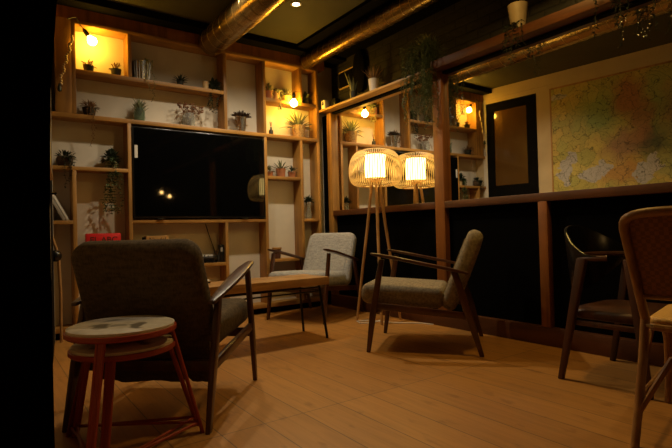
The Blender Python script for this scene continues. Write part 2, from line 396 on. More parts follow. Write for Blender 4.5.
# right wall woodwork: posts, rail, base, ledge
def pine_trim(n, x0, x1, y0, y1, z0, z1, m='post', bev=.003):
    return struct(MB().box(x0, x1, y0, y1, z0, z1).build('trim_%d' % n, m, bevel=bev))
pine_trim(6, 3.05, 3.105, 2.76, 2.862,   .123, 2.086)
pine_trim(7, 3.05, 3.105, 4.335, 4.415, .123, 2.086, 'pine')
pine_trim(8, 3.05, 3.105, 1.865, 1.93, .123, .965)
pine_trim(15, 3.05, 3.105, .94, 1.0,   .123, 2.086)
pine_trim(9, 3.05, 3.105, -1.8, 2.76, .965, 1.022, 'pine_y')
pine_trim(10, 3.05, 3.105, 2.862, 4.335, .965, 1.022, 'pine_y')
pine_trim(11, 2.96, 3.25, 2.80, 4.44, 2.086, 2.108, 'pine_pale')
pine_trim(16, 2.97, 3.25, -1.8, 2.80, 2.088, 2.155, 'pine_y')
struct(MB().box(3.05, 3.105, -1.8, 4.415, 0, .122).build('baseboard_right', 'pine_y', bevel=.003))
struct(MB().box(3.07, 3.105, 1.0, 2.76, 2.068, 2.086).build('trim_12', 'black', smooth=0))
struct(MB().box(3.07, 3.105, 2.862, 4.335, 2.068, 2.086).build('trim_13', 'black', smooth=0))
tag(MB().box(XM, 3.105, 2.862, 4.335, 1.022, 2.068).build('wall_mirror', 'mirror', smooth=0), 'framed wall mirror behind the floor lamp, reflecting the lamp and the shelves', 'mirror')
tag(MB().box(XM, 3.105, 1.0, 2.76, 1.022, 2.068).build('wall_mirror', 'mirror', smooth=0), 'wide wall mirror right of the pine post, reflecting the map and the door', 'mirror')
# door in the left wall
d = struct(MB().box(.03, .755, -.07, -.02, 0, 2.52).xform(LW).build('door_1', 'black', bevel=.004))
fr = MB()
for a in ((.03, .14, -.02, .002, 0, 2.52), (.615, .755, -.02, .002, 0, 2.52), (.14, .615, -.02, .002, 2.4, 2.52), (.14, .615, -.02, .002, 0, 1.37)): fr.box(*a)
fr.xform(LW).build('door_frame', 'black', d)
MB().box(.14, .615, -.02, -.012, 1.37, 2.4).xform(LW).build('door_glass', 'glass_dark', d, smooth=0)
rb = MB()
for i in range(34): rb.box(.14, .615, -.012, -.010, 1.385 + i * .03, 1.388 + i * .03)
rb.xform(LW).build('glazing_ribs', 'glass_dark', d, smooth=0)
MB().tube([LW @ Vector(p) for p in ((.69, .0, 1.10), (.69, .03, 1.10), (.60, .03, 1.10))], .009).build('door_handle', 'rail', d)
struct(MB().box(-.03, .028, 0, .004, 0, 2.585).xform(LW).build('trim_14', 'white', smooth=0))
# map
mp = thing('wall_map', 'large old political map in a thin wooden frame, seen in the mirror', 'map', LW @ Vector((1.85, 0, 1.84)))
mp.rotation_euler = (0, 0, math.atan2(u.y, u.x))
MB().box(-.90, .90, .004, .014, -.66, .67).build('map_sheet', 'map', mp, smooth=0)
f = MB()
for a in ((-.915, -.895, 0, .016, -.68, .69), (.895, .915, 0, .016, -.68, .69), (-.895, .895, 0, .022, .67, .69), (-.895, .895, 0, .022, -.68, -.66)): f.box(*a)
f.build('map_frame', 'pine', mp)

# ------------------------------------------------------------------ shelving unit
sh = thing('shelving_unit', 'built-in pine shelving unit covering the whole back wall around the television', 'shelving unit', (1.7, 4.5, 0))
def up_(x, z0, z1, w=.03):
    MB().box(x - w / 2 - 1.7, x + w / 2 - 1.7, YF - 4.5, YB - 4.5, z0, z1).build('upright', 'pine', sh, bevel=.002)
def sf(x0, x1, z0, z1, name='shelf'):
    MB().box(x0 - 1.7, x1 - 1.7, YF - 4.5, YB - 4.5, z0, z1).build(name, 'pine_h', sh, bevel=.002)
B0, B1 = 1.765, 1.80
up_(.602, B1, 2.53); up_(1.03, 2.165, 2.53); up_(1.89, B1, 2.53); up_(2.305, B1, 2.53); up_(2.735, 2.165, 2.53); up_(2.94, B1, 2.53)
up_(.592, .10, 1.345); up_(1.015, .10, B0); up_(1.875, .10, .915); up_(2.305, .10, B0); up_(2.725, .10, B0); up_(2.94, .10, B0)
sf(.587, 2.955, 2.53, 2.56, 'top_board'); sf(.44, 2.955, B0, B1, 'long_shelf')
sf(.617, 1.875, 2.13, 2.165); sf(2.32, 2.925, 2.13, 2.165)
sf(.44, 1.0, 1.345, 1.375); sf(2.32, 2.71, 1.345, 1.375)
sf(.44, .577, .912, .942); sf(1.03, 2.29, .912, .942, 'television_shelf'); sf(2.74, 2.925, .912, .942)
sf(.607, 1.0, .70, .73); sf(1.03, 1.86, .507, .537); sf(2.32, 2.71, .507, .537)
sf(.44, 2.955, .06, .10, 'bottom_board')
MB().box(.44 - 1.7, 2.955 - 1.7, -.02, .08, 0, .06).build('plinth', 'black', sh, smooth=0)
MB().box(.47 - 1.7, .587 - 1.7, YF - 4.5, YF - 4.5 + .02, B1, 2.56).build('side_panel', 'pine', sh, bevel=.002)

# ------------------------------------------------------------------ television
tv = thing('television', 'large black flat television standing in the middle of the shelving unit', 'television', (1.66, 4.455, .942))
MB().box(-.625, .625, -.045, .0, .012, .80).build('television_body', 'blackpl', tv, bevel=.004)
MB().box(-.612, .612, -.047, -.044, .03, .79).build('screen', 'screen', tv, smooth=0)
for x in (-.4, .4): MB().box(x - .03, x + .03, -.05, .07, 0, .014).build('foot', 'blackpl', tv, bevel=.003)
MB().box(-.608, -.583, -.0485, -.0465, .53, .64).build('energy_sticker', 'paper', tv, smooth=0)
tag(MB().tube([(1.72, 4.565, .905), (1.75, 4.56, .80), (1.80, 4.565, .66), (1.82, 4.565, .56), (1.83, 4.55, .541)], .004).build('power_cable', 'cord'), 'thin cable hanging on the wall below the television', 'cable')

# ------------------------------------------------------------------ plants
def rosette(mb, c, n, L, w, up0=.3, up1=1.2, droop=.4, seed=1):
    q = random.Random(seed)
    for i in range(n):
        a = 2 * PI * (i * .618) + q.uniform(-.2, .2); t = i / max(1, n - 1)
        e = lerp(up0, up1, t) + q.uniform(-.1, .1)
        mb.leaf(Vector(c) + Vector((math.cos(a), math.sin(a), 0)) * .006, (math.cos(a) * math.cos(e), math.sin(a) * math.cos(e), math.sin(e)), L * q.uniform(.75, 1.1), w, droop)
    return mb
def bush(mb, c, rx, rz, n, L, w, seed=1):
    q = random.Random(seed)
    for i in range(n):
        a = q.uniform(0, 2 * PI); e = q.uniform(-.2, 1.5); rr = q.uniform(.3, 1)
        dv = Vector((math.cos(a) * math.cos(e), math.sin(a) * math.cos(e), math.sin(e)))
        p = Vector(c) + Vector((dv.x * rx * rr, dv.y * rx * rr, dv.z * rz * rr))
        if i % 3 == 0: mb.tube([c, p], .0012, 4)
        mb.leaf(p, dv + Vector((q.uniform(-.4, .4), q.uniform(-.4, .4), q.uniform(-.3, .4))), L * q.uniform(.6, 1.2), w, .5)
    return mb
def vine(mb, p0, length, seed, out=(0, -1, 0), step=.022, L=.028, w=.016, sway=.012, reach=.05):
    q = random.Random(seed); p = Vector(p0); pts = [p.copy()]; o = Vector(out)
    k = max(3, int(reach / .02))
    for i in range(k): p = p + o * (reach / k) + Vector((0, 0, .008 * (1 - 2 * i / k))); pts.append(p.copy())
    n = max(2, int(length / step))
    for i in range(n):
        p = p + Vector((q.uniform(-sway, sway), q.uniform(-sway, sway) * .5, -step)); pts.append(p.copy())
    mb.tube(pts, .0014, 4)
    for s_ in pts[1:]:
        for t in range(2):
            a = q.uniform(0, 2 * PI)
            mb.leaf(s_, (math.cos(a), math.sin(a), q.uniform(-.9, .3)), L * q.uniform(.6, 1.2), w, .5, seg=2)
    return mb
def pot_prof(r0, r1, h, t=.006):
    return [(.001, 0), (r0, 0), (r1, h), (r1 - t, h), (r0 - t * .5, .02 if h > .05 else h * .4), (.001, .02 if h > .05 else h * .4)]
def potted(label, loc, r0, r1, h, pm, fol=None, fm='leaf', cat='potted plant', name='potted_plant', group=None, trail=None, trm=None, soil=True):
    t = thing(name, label, cat, loc, 0, group)
    MB().lathe(pot_prof(r0, r1, h)).build('pot', pm, t)
    if soil: MB().lathe([(.001, h * .5), (r0 * .9, h * .5), (lerp(r0, r1, .85) - .006, h * .86), (.001, h * .89)], n=16).build('soil', 'soil', t)
    if fol: fol.build('foliage', fm, t)
    if trail: trail.build('trailing_vines', trm or fm, t)
    return t
T2 = 2.165; YP = 4.495
# top left
potted('small dark green pot with a reddish succulent below the left bulb', (.722, YP, T2), .032, .042, .062, 'potgreen', bush(MB(), (0, 0, .06), .05, .035, 34, .03, .012, 3), 'dry')
potted('small black pot with a low succulent on the upper left shelf by the divider', (.935, YP, T2), .033, .043, .066, 'potblack', bush(MB(), (0, 0, .062), .05, .04, 34, .03, .012, 4), 'dry')
t = potted('fluted silver pot with a thin trailing plant on the upper shelf', (1.145, YP, T2), .062, .072, .165, 'silver', bush(MB(), (.04, 0, .15), .04, .05, 20, .03, .01, 5), 'leafgrey', soil=True)
tr = MB()
for i, (x, l) in enumerate(((.035, .27), (.075, .36), (.02, .2))): vine(tr, (x, -.05, .16), l, 40 + i, reach=.04, L=.018, w=.008)
tr.build('trailing_vines', 'leafgrey', t)
fl = MB()
for i in range(18):
    a = 2 * PI * i / 18; fl.tube([(math.cos(a) * .063, math.sin(a) * .063, .004), (math.cos(a) * .0725, math.sin(a) * .0725, .16)], .0055, 6)
fl.build('fluting', 'steeldark', t)
potted('small spiky dark plant alone in the middle of the upper shelf', (1.484, YP, T2), .026, .033, .05, 'potblack', rosette(MB(), (0, 0, .045), 26, .075, .014, .1, 1.3, .3, 6), 'leafdark')
tr = MB()
for i in range(9): vine(tr, (R.uniform(-.03, .05), -.02, .07), R.choice((.06, .1, .16, .24, .3)), 60 + i, out=(R.uniform(-.4, .6), -.8, 0), reach=.05)
potted('dark trailing plant hanging over the right end of the upper shelf', (1.80, YP, T2), .038, .045, .06, 'potblack', bush(MB(), (0, 0, .06), .055, .05, 60, .032, .016, 8), 'leafdark', trail=tr)
tag(MB().lathe(pot_prof(.026, .030, .075)).build('cup', 'potbeige', loc=(1.715, 4.47, T2)), 'small beige cup standing empty left of the dark trailing plant', 'cup')
# long shelf
tr = MB()
for i in range(6): vine(tr, (R.uniform(-.05, .05), -.03, .09), R.choice((.06, .09, .14, .3, .36)), 80 + i, out=(R.uniform(-.3, .3), -1, 0), reach=.055, L=.016, w=.007)
potted('fuzzy dry plant in a dark round pot on the left of the long shelf', (.722, YP, B1), .038, .055, .075, 'potblack', bush(MB(), (0, 0, .075), .065, .05, 120, .035, .006, 9), 'dry', trail=tr)
t = thing('glass_jar_plant', 'spiky pineapple-like plant in a glass jar above the television corner', 'potted plant', (1.12, YP, B1))
MB().lathe([(.001, 0), (.042, 0), (.046, .03), (.046, .09), (.034, .115), (.034, .125), (.030, .125), (.030, .113), (.041, .088), (.041, .01), (.001, .01)]).build('glass_jar', 'glassgreen', t)
st = MB(); rosette(st, (0, 0, .06), 40, .12, .022, .7, 1.5, .25, 11); rosette(st, (0, 0, .11), 26, .11, .018, .5, 1.5, .2, 12); st.xform(Matrix.Diagonal((.75, .6, 1, 1))); st.build('foliage', 'leafgrey', t)
t = thing('dried_bouquet', 'dried reddish flowers spreading from a wide glass vase above the television', 'flowers', (1.555, YP, B1))
MB().lathe([(.001, 0), (.05, 0), (.062, .04), (.06, .09), (.05, .125), (.046, .125), (.056, .09), (.058, .04), (.046, .008), (.001, .008)]).build('glass_vase', 'glass', t)
st = MB(); fh = MB(); q = random.Random(21)
for i in range(46):
    a = q.uniform(0, 2 * PI); rr = q.uniform(.02, .14); e = Vector((math.cos(a) * rr, math.sin(a) * rr * .45, q.uniform(.13, .21)))
    st.tube([(q.uniform(-.02, .02), q.uniform(-.02, .02), .012), (e.x * .35, e.y * .35, .12), e], .0012, 4)
    for k in range(4): fh.blob(e + Vector((q.uniform(-.012, .012), q.uniform(-.01, .01), q.uniform(-.004, .012))), q.uniform(.004, .008), 6, 4)
for i in range(20):
    a = q.uniform(0, 2 * PI); st.tube([(0, 0, .1), (math.cos(a) * .08, math.sin(a) * .04, .12), (math.cos(a) * .13, math.sin(a) * .05, q.uniform(.01, .08))], .0011, 4)
st.build('stems', 'dry', t); fh.build('flower_heads', 'bloom', t)
t = thing('silver_vase_plant', 'purple-brown succulent rosettes in a tall silver vase on the long shelf', 'potted plant', (2.085, YP, B1))
MB().lathe([(.001, 0), (.034, 0), (.036, .02), (.05, .15), (.046, .15), (.03, .02), (.001, .02)]).build('vase', 'silver', t)
st = MB()
for dx, dz, s_ in ((0, .15, 1.), (-.05, .15, .8), (.05, .15, .8)): rosette(st, (dx, 0, dz), 26, .075 * s_, .022, .15, 1.3, .15, int(30 + dx * 100))
st.build('foliage', 'succ', t)
tr = MB()
for i in range(4): vine(tr, (-.03 + .01 * i, -.02, .14), .08 + .02 * i, 95 + i, out=(-.8, -.5, 0), reach=.05, L=.03, w=.014)
tr.build('trailing_vines', 'dry', t)
t = thing('bottle', 'small dark bottle standing below the right bulb', 'bottle', (2.412, YP, B1))
MB().lathe([(.001, 0), (.022, 0), (.023, .01), (.023, .045), (.018, .058), (.009, .066), (.009, .085), (.001, .085)]).build('bottle_body', 'potblack', t)
sp_ = MB()
for i in range(4): sp_.tube([(0, 0, .08), (.006 * (i - 1.5), .002 * i, .11), (.009 * (i - 1.5), .003 * i, .14)], .002, 5)
sp_.build('reed_sticks', 'dry', t)
t = potted('big spiky grey-green plant in a woven basket at the right end of the long shelf', (2.745, 4.50, B1), .062, .074, .135, 'basket', rosette(MB(), (0, 0, .10), 44, .215, .024, .12, 1.35, .55, 14).xform(Matrix.Diagonal((1, .42, 1, 1))), 'leafgrey')
# upper right compartments
potted('brown cup-shaped pot with a small bush on the upper right shelf', (2.392, YP, T2), .032, .04, .09, 'terracotta', bush(MB(), (0, 0, .09), .04, .06, 40, .035, .012, 15), 'leafgrey')
tr = MB()
for i in range(5): vine(tr, (R.uniform(-.015, .015), -.02, .09), R.choice((.12, .2, .26)), 120 + i, reach=.06, L=.024, w=.012)
potted('trailing plant in a slim pot hanging over the upper right shelf', (2.485, YP, T2), .026, .032, .09, 'potbeige', bush(MB(), (0, 0, .09), .035, .03, 30, .03, .014, 16), 'leafgrey', trail=tr)
potted('round bristly plant in an ochre bowl on the upper right shelf', (2.60, YP, T2), .042, .055, .062, 'potyellow', rosette(MB(), (0, 0, .055), 70, .105, .006, .1, 1.5, .1, 17), 'leafgrey')
potted('leafy plant in the narrow top right compartment beside the bulb', (2.835, YP, T2), .03, .038, .05, 'potgreen', bush(MB(), (0, 0, .05), .045, .075, 60, .035, .018, 18), 'leaf')
# middle right
D1 = 1.375
potted('small clay pot with a pale bushy plant beside the television', (2.385, YP, D1), .026, .033, .052, 'terracotta', bush(MB(), (0, 0, .05), .04, .06, 44, .03, .014, 19), 'leafgrey')
potted('middle terracotta pot with a spiky aloe beside the television', (2.515, YP, D1), .040, .052, .088, 'terracotta', rosette(MB(), (0, 0, .075), 20, .115, .016, .2, 1.4, .15, 20), 'leafgrey')
potted('terracotta pot with a dark succulent at the divider', (2.645, YP, D1), .034, .043, .062, 'terracotta', bush(MB(), (0, 0, .06), .045, .05, 50, .03, .014, 22), 'leafdark')
t = thing('glass_vase_plant', 'dark leafy cutting in a glass vase in the narrow right compartment', 'potted plant', (2.845, YP, .942))
MB().lathe([(.001, 0), (.03, 0), (.034, .05), (.02, .11), (.03, .165), (.026, .165), (.016, .11), (.03, .05), (.026, .008), (.001, .008)]).build('glass_vase', 'glass', t)
st = MB(); st.tube([(0, 0, .01), (.005, 0, .1), (0, 0, .19)], .003, 6); st.build('stems', 'dry', t)
st = MB(); rosette(st, (0, 0, .185), 34, .075, .022, -.2, 1.4, .3, 23); st.build('foliage', 'leafdark', t)
t = thing('wooden_cup', 'brown wooden cup on the low shelf behind the grey armchair', 'cup', (2.435, 4.475, .537))
MB().lathe(pot_prof(.034, .045, .115)).build('cup_body', 'darkwood', t); MB().lathe([(.046, .095), (.049, .098), (.049, .112), (.046, .115)]).build('rim_band', 'pine', t)
# left compartments
t = thing('basket_plant', 'dark round basket with dry trailing stems on the left middle shelf', 'potted plant', (.535, YP, D1))
MB().lathe([(.001, 0), (.04, 0), (.06, .03), (.064, .06), (.052, .085), (.048, .085), (.055, .06), (.05, .03), (.001, .03)]).build('basket', 'basketdark', t)
bush(MB(), (0, 0, .075), .065, .045, 90, .035, .012, 24).build('foliage', 'leafdark', t)
tr = MB()
for i in range(7): vine(tr, (R.uniform(-.03, .06), -.03, .07), R.choice((.05, .08, .12, .2, .26)), 140 + i, out=(R.uniform(-.2, .5), -.9, 0), reach=.05, L=.022, w=.01)
tr.build('trailing_vines', 'leafdark', t)
tr = MB()
for i in range(12): vine(tr, (R.uniform(-.03, .03), -.02, .08), R.choice((.06, .1, .16, .24, .38, .44, .48)), 160 + i, out=(R.uniform(-.5, .5), -.8, 0), reach=.05)
potted('dark ivy in a pot trailing far below the left middle shelf', (.885, YP, D1), .038, .046, .065, 'potbeige', bush(MB(), (0, 0, .07), .055, .085, 120, .036, .02, 25), 'leafdark', trail=tr, trm='leaf')

# books leaning in the left compartment
Z = .942
for i, (x0, w, h, m, lab) in enumerate(((.528, .020, .225, 'paperback', 'grey paperback leaning on the left wall, outermost of the pair'), (.553, .018, .225, 'paper', 'pale paperback leaning against the grey one on the left shelf'))):
    b = thing('book', lab, 'book', (x0, 4.495, Z + .0), 0, 'paperbacks leaning on the left shelf'); b.rotation_euler = (0, -.47, 0)
    # the lowest corner of the tilted book rests on the shelf
    b.location.z = Z + .0005 + w * math.sin(.47)
    MB().box(-w, 0, -.055, .055, 0, h).build('cover', m, b, bevel=.001)
    MB().box(-w + .002, -.002, -.0535, .053, .002, h + .0008).build('pages', 'paper' if m == 'paperback' else 'bookbeige', b, smooth=0)
t = thing('bentwood_stand', 'curved bentwood rod with a dark round knob at the left end of the shelves', 'stand', (.455, 4.36, 0))
MB().tube([(-.045, .0, 1.07), (-.05, 0, .95), (-.04, 0, .84), (-.01, 0, .74), (.01, 0, .66), (.02, 0, .4), (.02, 0, 0)], .011, 8).build('rod', 'bamboo', t)
MB().blob((-.012, -.01, .668), .045, 14, 10).build('knob', 'blackpl', t)
# red lettered box
t = thing('letter_sign', 'bright red box sign with dark letters on the left low shelf', 'sign', (.805, 4.475, .73))
MB().box(-.132, .132, -.03, .03, 0, .102).build('sign_box', 'redbox', t, bevel=.002)
sc = MB()
for i in range(14): sc.lathe([(.001, 0), (.007, 0), (.007, .003), (.001, .003)], (-.12 + i * .0185, 0, .102), 8)
sc.build('scalloped_edge', 'redbox', t)
text('EL ABC', .066, 'ink', t, (0, -.0312, .05), (PI / 2, 0, 0))
t = thing('wooden_crate', 'small upright wooden box with dark writing under the television', 'box', (1.235, 4.49, .537))
MB().box(-.09, .10, -.04, .04, 0, .265).build('box_body', 'pine_h', t, bevel=.003)
MB().box(-.108, -.09, -.035, .04, .0, .255).build('box_side', 'black', t, bevel=.002)
text('Nandel', .05, 'ink', t, (.005, -.0412, .232), (PI / 2, 0, 0))
MB().box(-.06, .06, -.0425, -.0402, .185, .20).build('white_strip', 'paper', t, smooth=0)
# toy train and box
t = thing('model_locomotive', 'little black model train on the shelf under the television', 'toy train', (1.725, 4.47, .537))
MB().box(-.075, .075, -.02, .02, .014, .026).build('chassis', 'blackpl', t, bevel=.002)
b = MB(); b.tube([(-.07, 0, .043), (.03, 0, .043)], .018, 12); b.tube([(-.055, 0, .055), (-.055, 0, .075)], .006, 8); b.tube([(-.02, 0, .055), (-.02, 0, .068)], .006, 8); b.build('boiler', 'blackpl', t)
MB().box(.03, .072, -.02, .02, .026, .07).build('cab', 'blackpl', t, bevel=.002)
for x in (-.055, -.02, .015, .05):
    for y in (-.02, .014): MB().tube([(x, y, .014), (x, y + .006, .014)], .014, 12).build('wheel', 'rail', t)
t = thing('tin_box', 'tall dark tin standing right of the model train', 'tin', (1.835, 4.475, .537))
MB().box(-.024, .022, -.03, .03, 0, .165).build('tin_body', 'blackpl', t, bevel=.004)
MB().box(-.018, .004, -.0312, -.0295, .10, .14).build('tin_label', 'paperback', t, smooth=0)
tag(MB().box(0, .125, 0, .004, 0, .075).build('card', 'paper', loc=(1.655, 4.54, .5375)), 'white card propped against the wall behind the model train', 'card').rotation_euler = (-.1, 0, 0)

# ------------------------------------------------------------------ bulbs, beads
def pend(label, pts, bulb_at, dirv, m='bulb', group='bare bulbs hung on the shelves'):
    t = thing('hanging_bulb', label, 'light bulb', bulb_at, 0, group); b = Vector(bulb_at); d = Vector(dirv).normalized()
    MB().tube([Vector(p) - b for p in pts] + [-d * .10], .0035, 6).build('cord', 'cord', t)
    MB().tube([-d * .105, -d * .085, -d * .045, -d * .035], [.008, .018, .019, .016], 12).build('socket', 'blackpl', t)
    prof = [(-.040, .013), (-.03, .016), (-.012, .030), (.008, .038), (.028, .033), (.042, .018), (.047, .002)]
    MB().tube([d * a for a, _ in prof], [r for _, r in prof], 16).build('bulb', m, t)
    return t
pend('glowing bare bulb at the top left corner of the shelves', [(.56, 4.405, 2.55), (.62, 4.40, 2.575), (.66, 4.425, 2.52)], (.738, 4.435, 2.425), (.55, -.1, -.8))
pend('glowing bare bulb in front of the right shelves above the spiky plant', [(2.735, 4.415, 2.22), (2.72, 4.395, 2.27), (2.65, 4.385, 2.265)], (2.625, 4.385, 2.145), (-.05, 0, -1), 'bulbbright')
t = thing('bead_garland', 'string of pale wooden beads hanging left of the upper bulb', 'garland', (.53, 4.40, 1.95))
gp = []
for i in range(24):
    s_ = i / 23; gp.append((.065 * s_ - .035 * (1 - s_) + .008 * math.sin(i * 1.3), -.02 + .004 * math.cos(i), .04 + .42 * s_ ** .9))
MB().tube(gp + [(.075, .0195, .47)], .0014, 5).build('thread', 'cord', t)
bd = MB()
for i, p in enumerate(gp[1:]): bd.blob(p, .0095 if i % 3 else .012, 8, 6)
bd.build('beads', 'bead', t)
MB().lathe([(.001, -.04), (.016, -.03), (.014, .0), (.004, .03), (.001, .032)], gp[0], 8).build('tassel', 'leafdark', t)

# ------------------------------------------------------------------ things on the ledge
LZ = 2.108; LR = 2.155
t = thing('thermostat', 'small white box with a dark display at the far end of the ledge', 'box', (3.025, 4.395, LZ))
MB().box(-.03, .03, -.033, .033, 0, .11).build('case', 'plastic', t, bevel=.006)
MB().box(-.0315, -.029, -.014, .014, .055, .10).build('display', 'blackpl', t, smooth=0)
tag(MB().box(-.035, .035, -.04, .04, 0, .10).build('speaker', 'blackpl', bevel=.008, loc=(3.06, 4.25, LZ)), 'small black box right of the white one on the ledge', 'speaker')
t = thing('picture_frame', 'dark framed picture on the brick wall above the ledge', 'picture', (3.25, 4.26, 2.46))
MB().box(-.02, 0, -.15, .15, -.09, .09).build('frame', 'black', t, bevel=.003)
MB().box(-.023, -.004, -.15, .15, .084, .096).build('frame_edge', 'potbeige', t, smooth=0); MB().box(-.023, -.004, -.15, .15, -.096, -.084).build('frame_edge', 'potbeige', t, smooth=0)
tag(MB().lathe([(.001, -.22), (.06, -.2), (.1, -.08), (.105, .05), (.08, .17), (.03, .23), (.001, .235)], n=20, sx=.25).build('hanging_mask', 'black', loc=(3.215, 4.03, 2.46)), 'long dark oval hanging on the brick wall behind the snake plant', 'wall ornament')
sn = MB(); q = random.Random(31)
for i in range(9):
    a = q.uniform(0, 2 * PI); sn.leaf((math.cos(a) * .012, math.sin(a) * .012, .06), (math.cos(a) * .32, math.sin(a) * .32, 1), q.uniform(.14, .26), .026, .05)
potted('snake plant in a small dark pot on the ledge', (3.03, 3.90, LZ), .032, .04, .085, 'potblack', sn, 'leafgrey')
sn = MB()
rosette(sn, (0, 0, .105), 34, .15, .010, .75, 1.4, .2, 32)
potted('white pot of pale brown grass blades on the ledge above the lamp', (3.03, 3.58, LZ), .040, .052, .125, 'potwhite', sn, 'dry')
sn = MB(); q = random.Random(33)
for i in range(60): vine(sn, (q.uniform(-.09, .07), q.uniform(-.13, .13), q.uniform(.10, .24)), q.uniform(.3, .64), 200 + i, out=(-.9, q.uniform(-.3, .3), 0), reach=q.uniform(.06, .14), step=.018, L=.024, w=.008)
potted('large feathery plant cascading over the ledge in front of the pine post', (3.06, 2.90, LZ), .055, .07, .11, 'potblack', bush(MB(), (0, 0, .12), .13, .18, 420, .055, .009, 34), 'leafgrey', trail=sn, trm='leaf')
sn = MB(); q = random.Random(35)
for i in range(7): vine(sn, (-.046, q.uniform(-.012, .012), .02), q.choice((.16, .24, .3, .38)), 240 + i, out=(-.45, q.uniform(-1.6, 1.6), 0), reach=.07, step=.024, L=.026, w=.012, sway=.016)
potted('pale ribbed pot with thin dark vines near the right end of the ledge', (3.03, 2.02, LR), .046, .068, .178, 'potdim', None, 'leafdark', trail=sn, trm='leafdark')
sn = MB(); q = random.Random(36)
for i in range(12): vine(sn, (q.uniform(-.05, .02), q.uniform(-.12, .12), .12), q.uniform(.15, .4), 260 + i, out=(-.9, q.uniform(-.6, .6), 0), reach=.09, L=.026, w=.012)
potted('dark trailing plant on the ledge above the framed map reflection', (3.05, 1.26, LR), .055, .07, .10, 'potblack', bush(MB(), (0, 0, .1), .09, .09, 90, .04, .016, 37), 'leafdark', trail=sn)

# ------------------------------------------------------------------ ducts and ceiling spots
def duct(label, x, z, r, y0, y1, step):
    t = thing('air_duct', label, 'duct', (x, y0, z))
    prof = [(r, 0), (r, y1 - y0)]; m = MB(); n = 28
    ring = lambda y, rr: [(rr * math.cos(2 * PI * j / n), y, rr * math.sin(2 * PI * j / n)) for j in range(n)]
    m.loft([ring(0, r), ring(y1 - y0, r)]); m.build('pipe', 'duct', t)
    b = MB(); y = .05
    while y < y1 - y0 - .02:
        # spiral lock seam
        k = 28
        b.tube([(r * math.cos(2 * PI * j / k), y + step * .45 * j / k, r * math.sin(2 * PI * j / k)) for j in range(k + 1)], .0022, 5); y += step
    b.build('spiral_seam', 'ductband', t); return t
duct('fat spiral ventilation duct under the ceiling, ending above the television', 1.752, CEIL - .127, .122, -1.7, YF - .02, .135)
duct('slimmer spiral ventilation duct running along the brick wall', 2.80, 2.603, .078, -1.7, YF - .01, .10)
for i, (x, y, e, lab) in enumerate(((2.16, 3.53, 74, 'lit recessed ceiling spot between the two ducts'), (1.45, 3.58, 36, 'lit recessed ceiling spot left of the fat duct'), (2.6, .30, 20, 'lit recessed ceiling spot above the rattan chair'), (.95, 1.85, 22, 'lit recessed ceiling spot above the near armchair and the stools'))):
    t = thing('ceiling_spot', lab, 'ceiling light', (x, y, CEIL), 0, 'recessed ceiling spots')
    MB().lathe([(.030, -.002), (.032, -.006), (.044, -.006), (.046, 0), (.030, 0)]).build('trim_ring', 'plastic', t)
    MB().lathe([(.001, -.003), (.029, -.003), (.029, 0), (.001, 0)]).build('lens', 'spotlens', t)
    l = bpy.data.lights.new('spot_beam', 'SPOT'); l.energy = e; l.color = (1, .84, .58); l.spot_size = math.radians(140 if y > 3 else 58 if x > 2 else 42); l.spot_blend = .7; l.shadow_soft_size = .022
    lo = bpy.data.objects.new('spot_beam', l); COL.objects.link(lo); lo.location = (x, y, CEIL - .02)

t = thing('added_fill_lamp', 'added amber fill lamp, a round disc with a black rim on the ceiling, out of view', 'ceiling light', (2.35, 1.65, CEIL))  # unseen lamp added for golden fill on the shelf walls, no known fixture
MB().lathe([(.001, -.03), (.15, -.03), (.16, -.02), (.16, 0), (.001, 0)], n=32).build('housing', 'blackpl', t)
MB().lathe([(.001, -.036), (.13, -.036), (.14, -.031), (.001, -.031)], n=32).build('diffuser', 'amber', t)
l = bpy.data.lights.new('added_fill_light', 'AREA'); l.shape = 'DISK'; l.size = .26; l.energy = 11; l.color = (1, .60, .14)
lo = bpy.data.objects.new('added_fill_light', l); COL.objects.link(lo); lo.location = (2.35, 1.65, CEIL - .04)

# ------------------------------------------------------------------ floor lamp
LX, LY = 2.845, 3.372
lamp = thing('floor_lamp', 'tripod floor lamp with a glowing slatted bamboo shade in front of the mirror', 'floor lamp', (LX, LY, 0))
vr = Vector((.815, -.58, 0)); vd = Vector((.58, .815, 0))
for a, b_ in ((-.20, .02), (.0, -.215), (.19, .03)):
    ft = vr * a + vd * b_; tp = ft * .16
    MB().tube([(ft.x, ft.y, 0), (ft.x * .3 + tp.x * .7, ft.y * .3 + tp.y * .7, .84), (tp.x, tp.y, 1.25)], [.011, .0135, .0135], 10).build('leg', 'bamboo', lamp)
MB().lathe([(.001, 1.225), (.05, 1.225), (.05, 1.25), (.001, 1.25)]).build('hub', 'bamboo', lamp)
prof = [(.130, 1.195), (.175, 1.198), (.212, 1.222), (.232, 1.268), (.2375, 1.325), (.230, 1.39), (.208, 1.45), (.165, 1.497), (.110, 1.515)]
def interp(prof, k=5):
    out = []
    for i in range(len(prof) - 1):
        p0 = prof[max(i - 1, 0)]; p1 = prof[i]; p2 = prof[i + 1]; p3 = prof[min(i + 2, len(prof) - 1)]
        for j in range(k):
            t = j / k
            out.append(tuple(.5 * (2 * p1[c] + (p2[c] - p0[c]) * t + (2 * p0[c] - 5 * p1[c] + 4 * p2[c] - p3[c]) * t * t + (3 * p1[c] - p0[c] - 3 * p2[c] + p3[c]) * t ** 3) for c in (0, 1)))
    return out + [prof[-1]]
pr = interp(prof, 3); sl = MB(); NS = 66
for i in range(NS):
    a = 2 * PI * i / NS; ca, sa = math.cos(a), math.sin(a)
    sl.bar([((r * ca, r * sa, z), .0075, .004, (-sa, ca, 0), (ca * .8, sa * .8, .2)) for r, z in pr])
sl.build('slatted_shade', 'slat', lamp, smooth=0)
rg = MB()
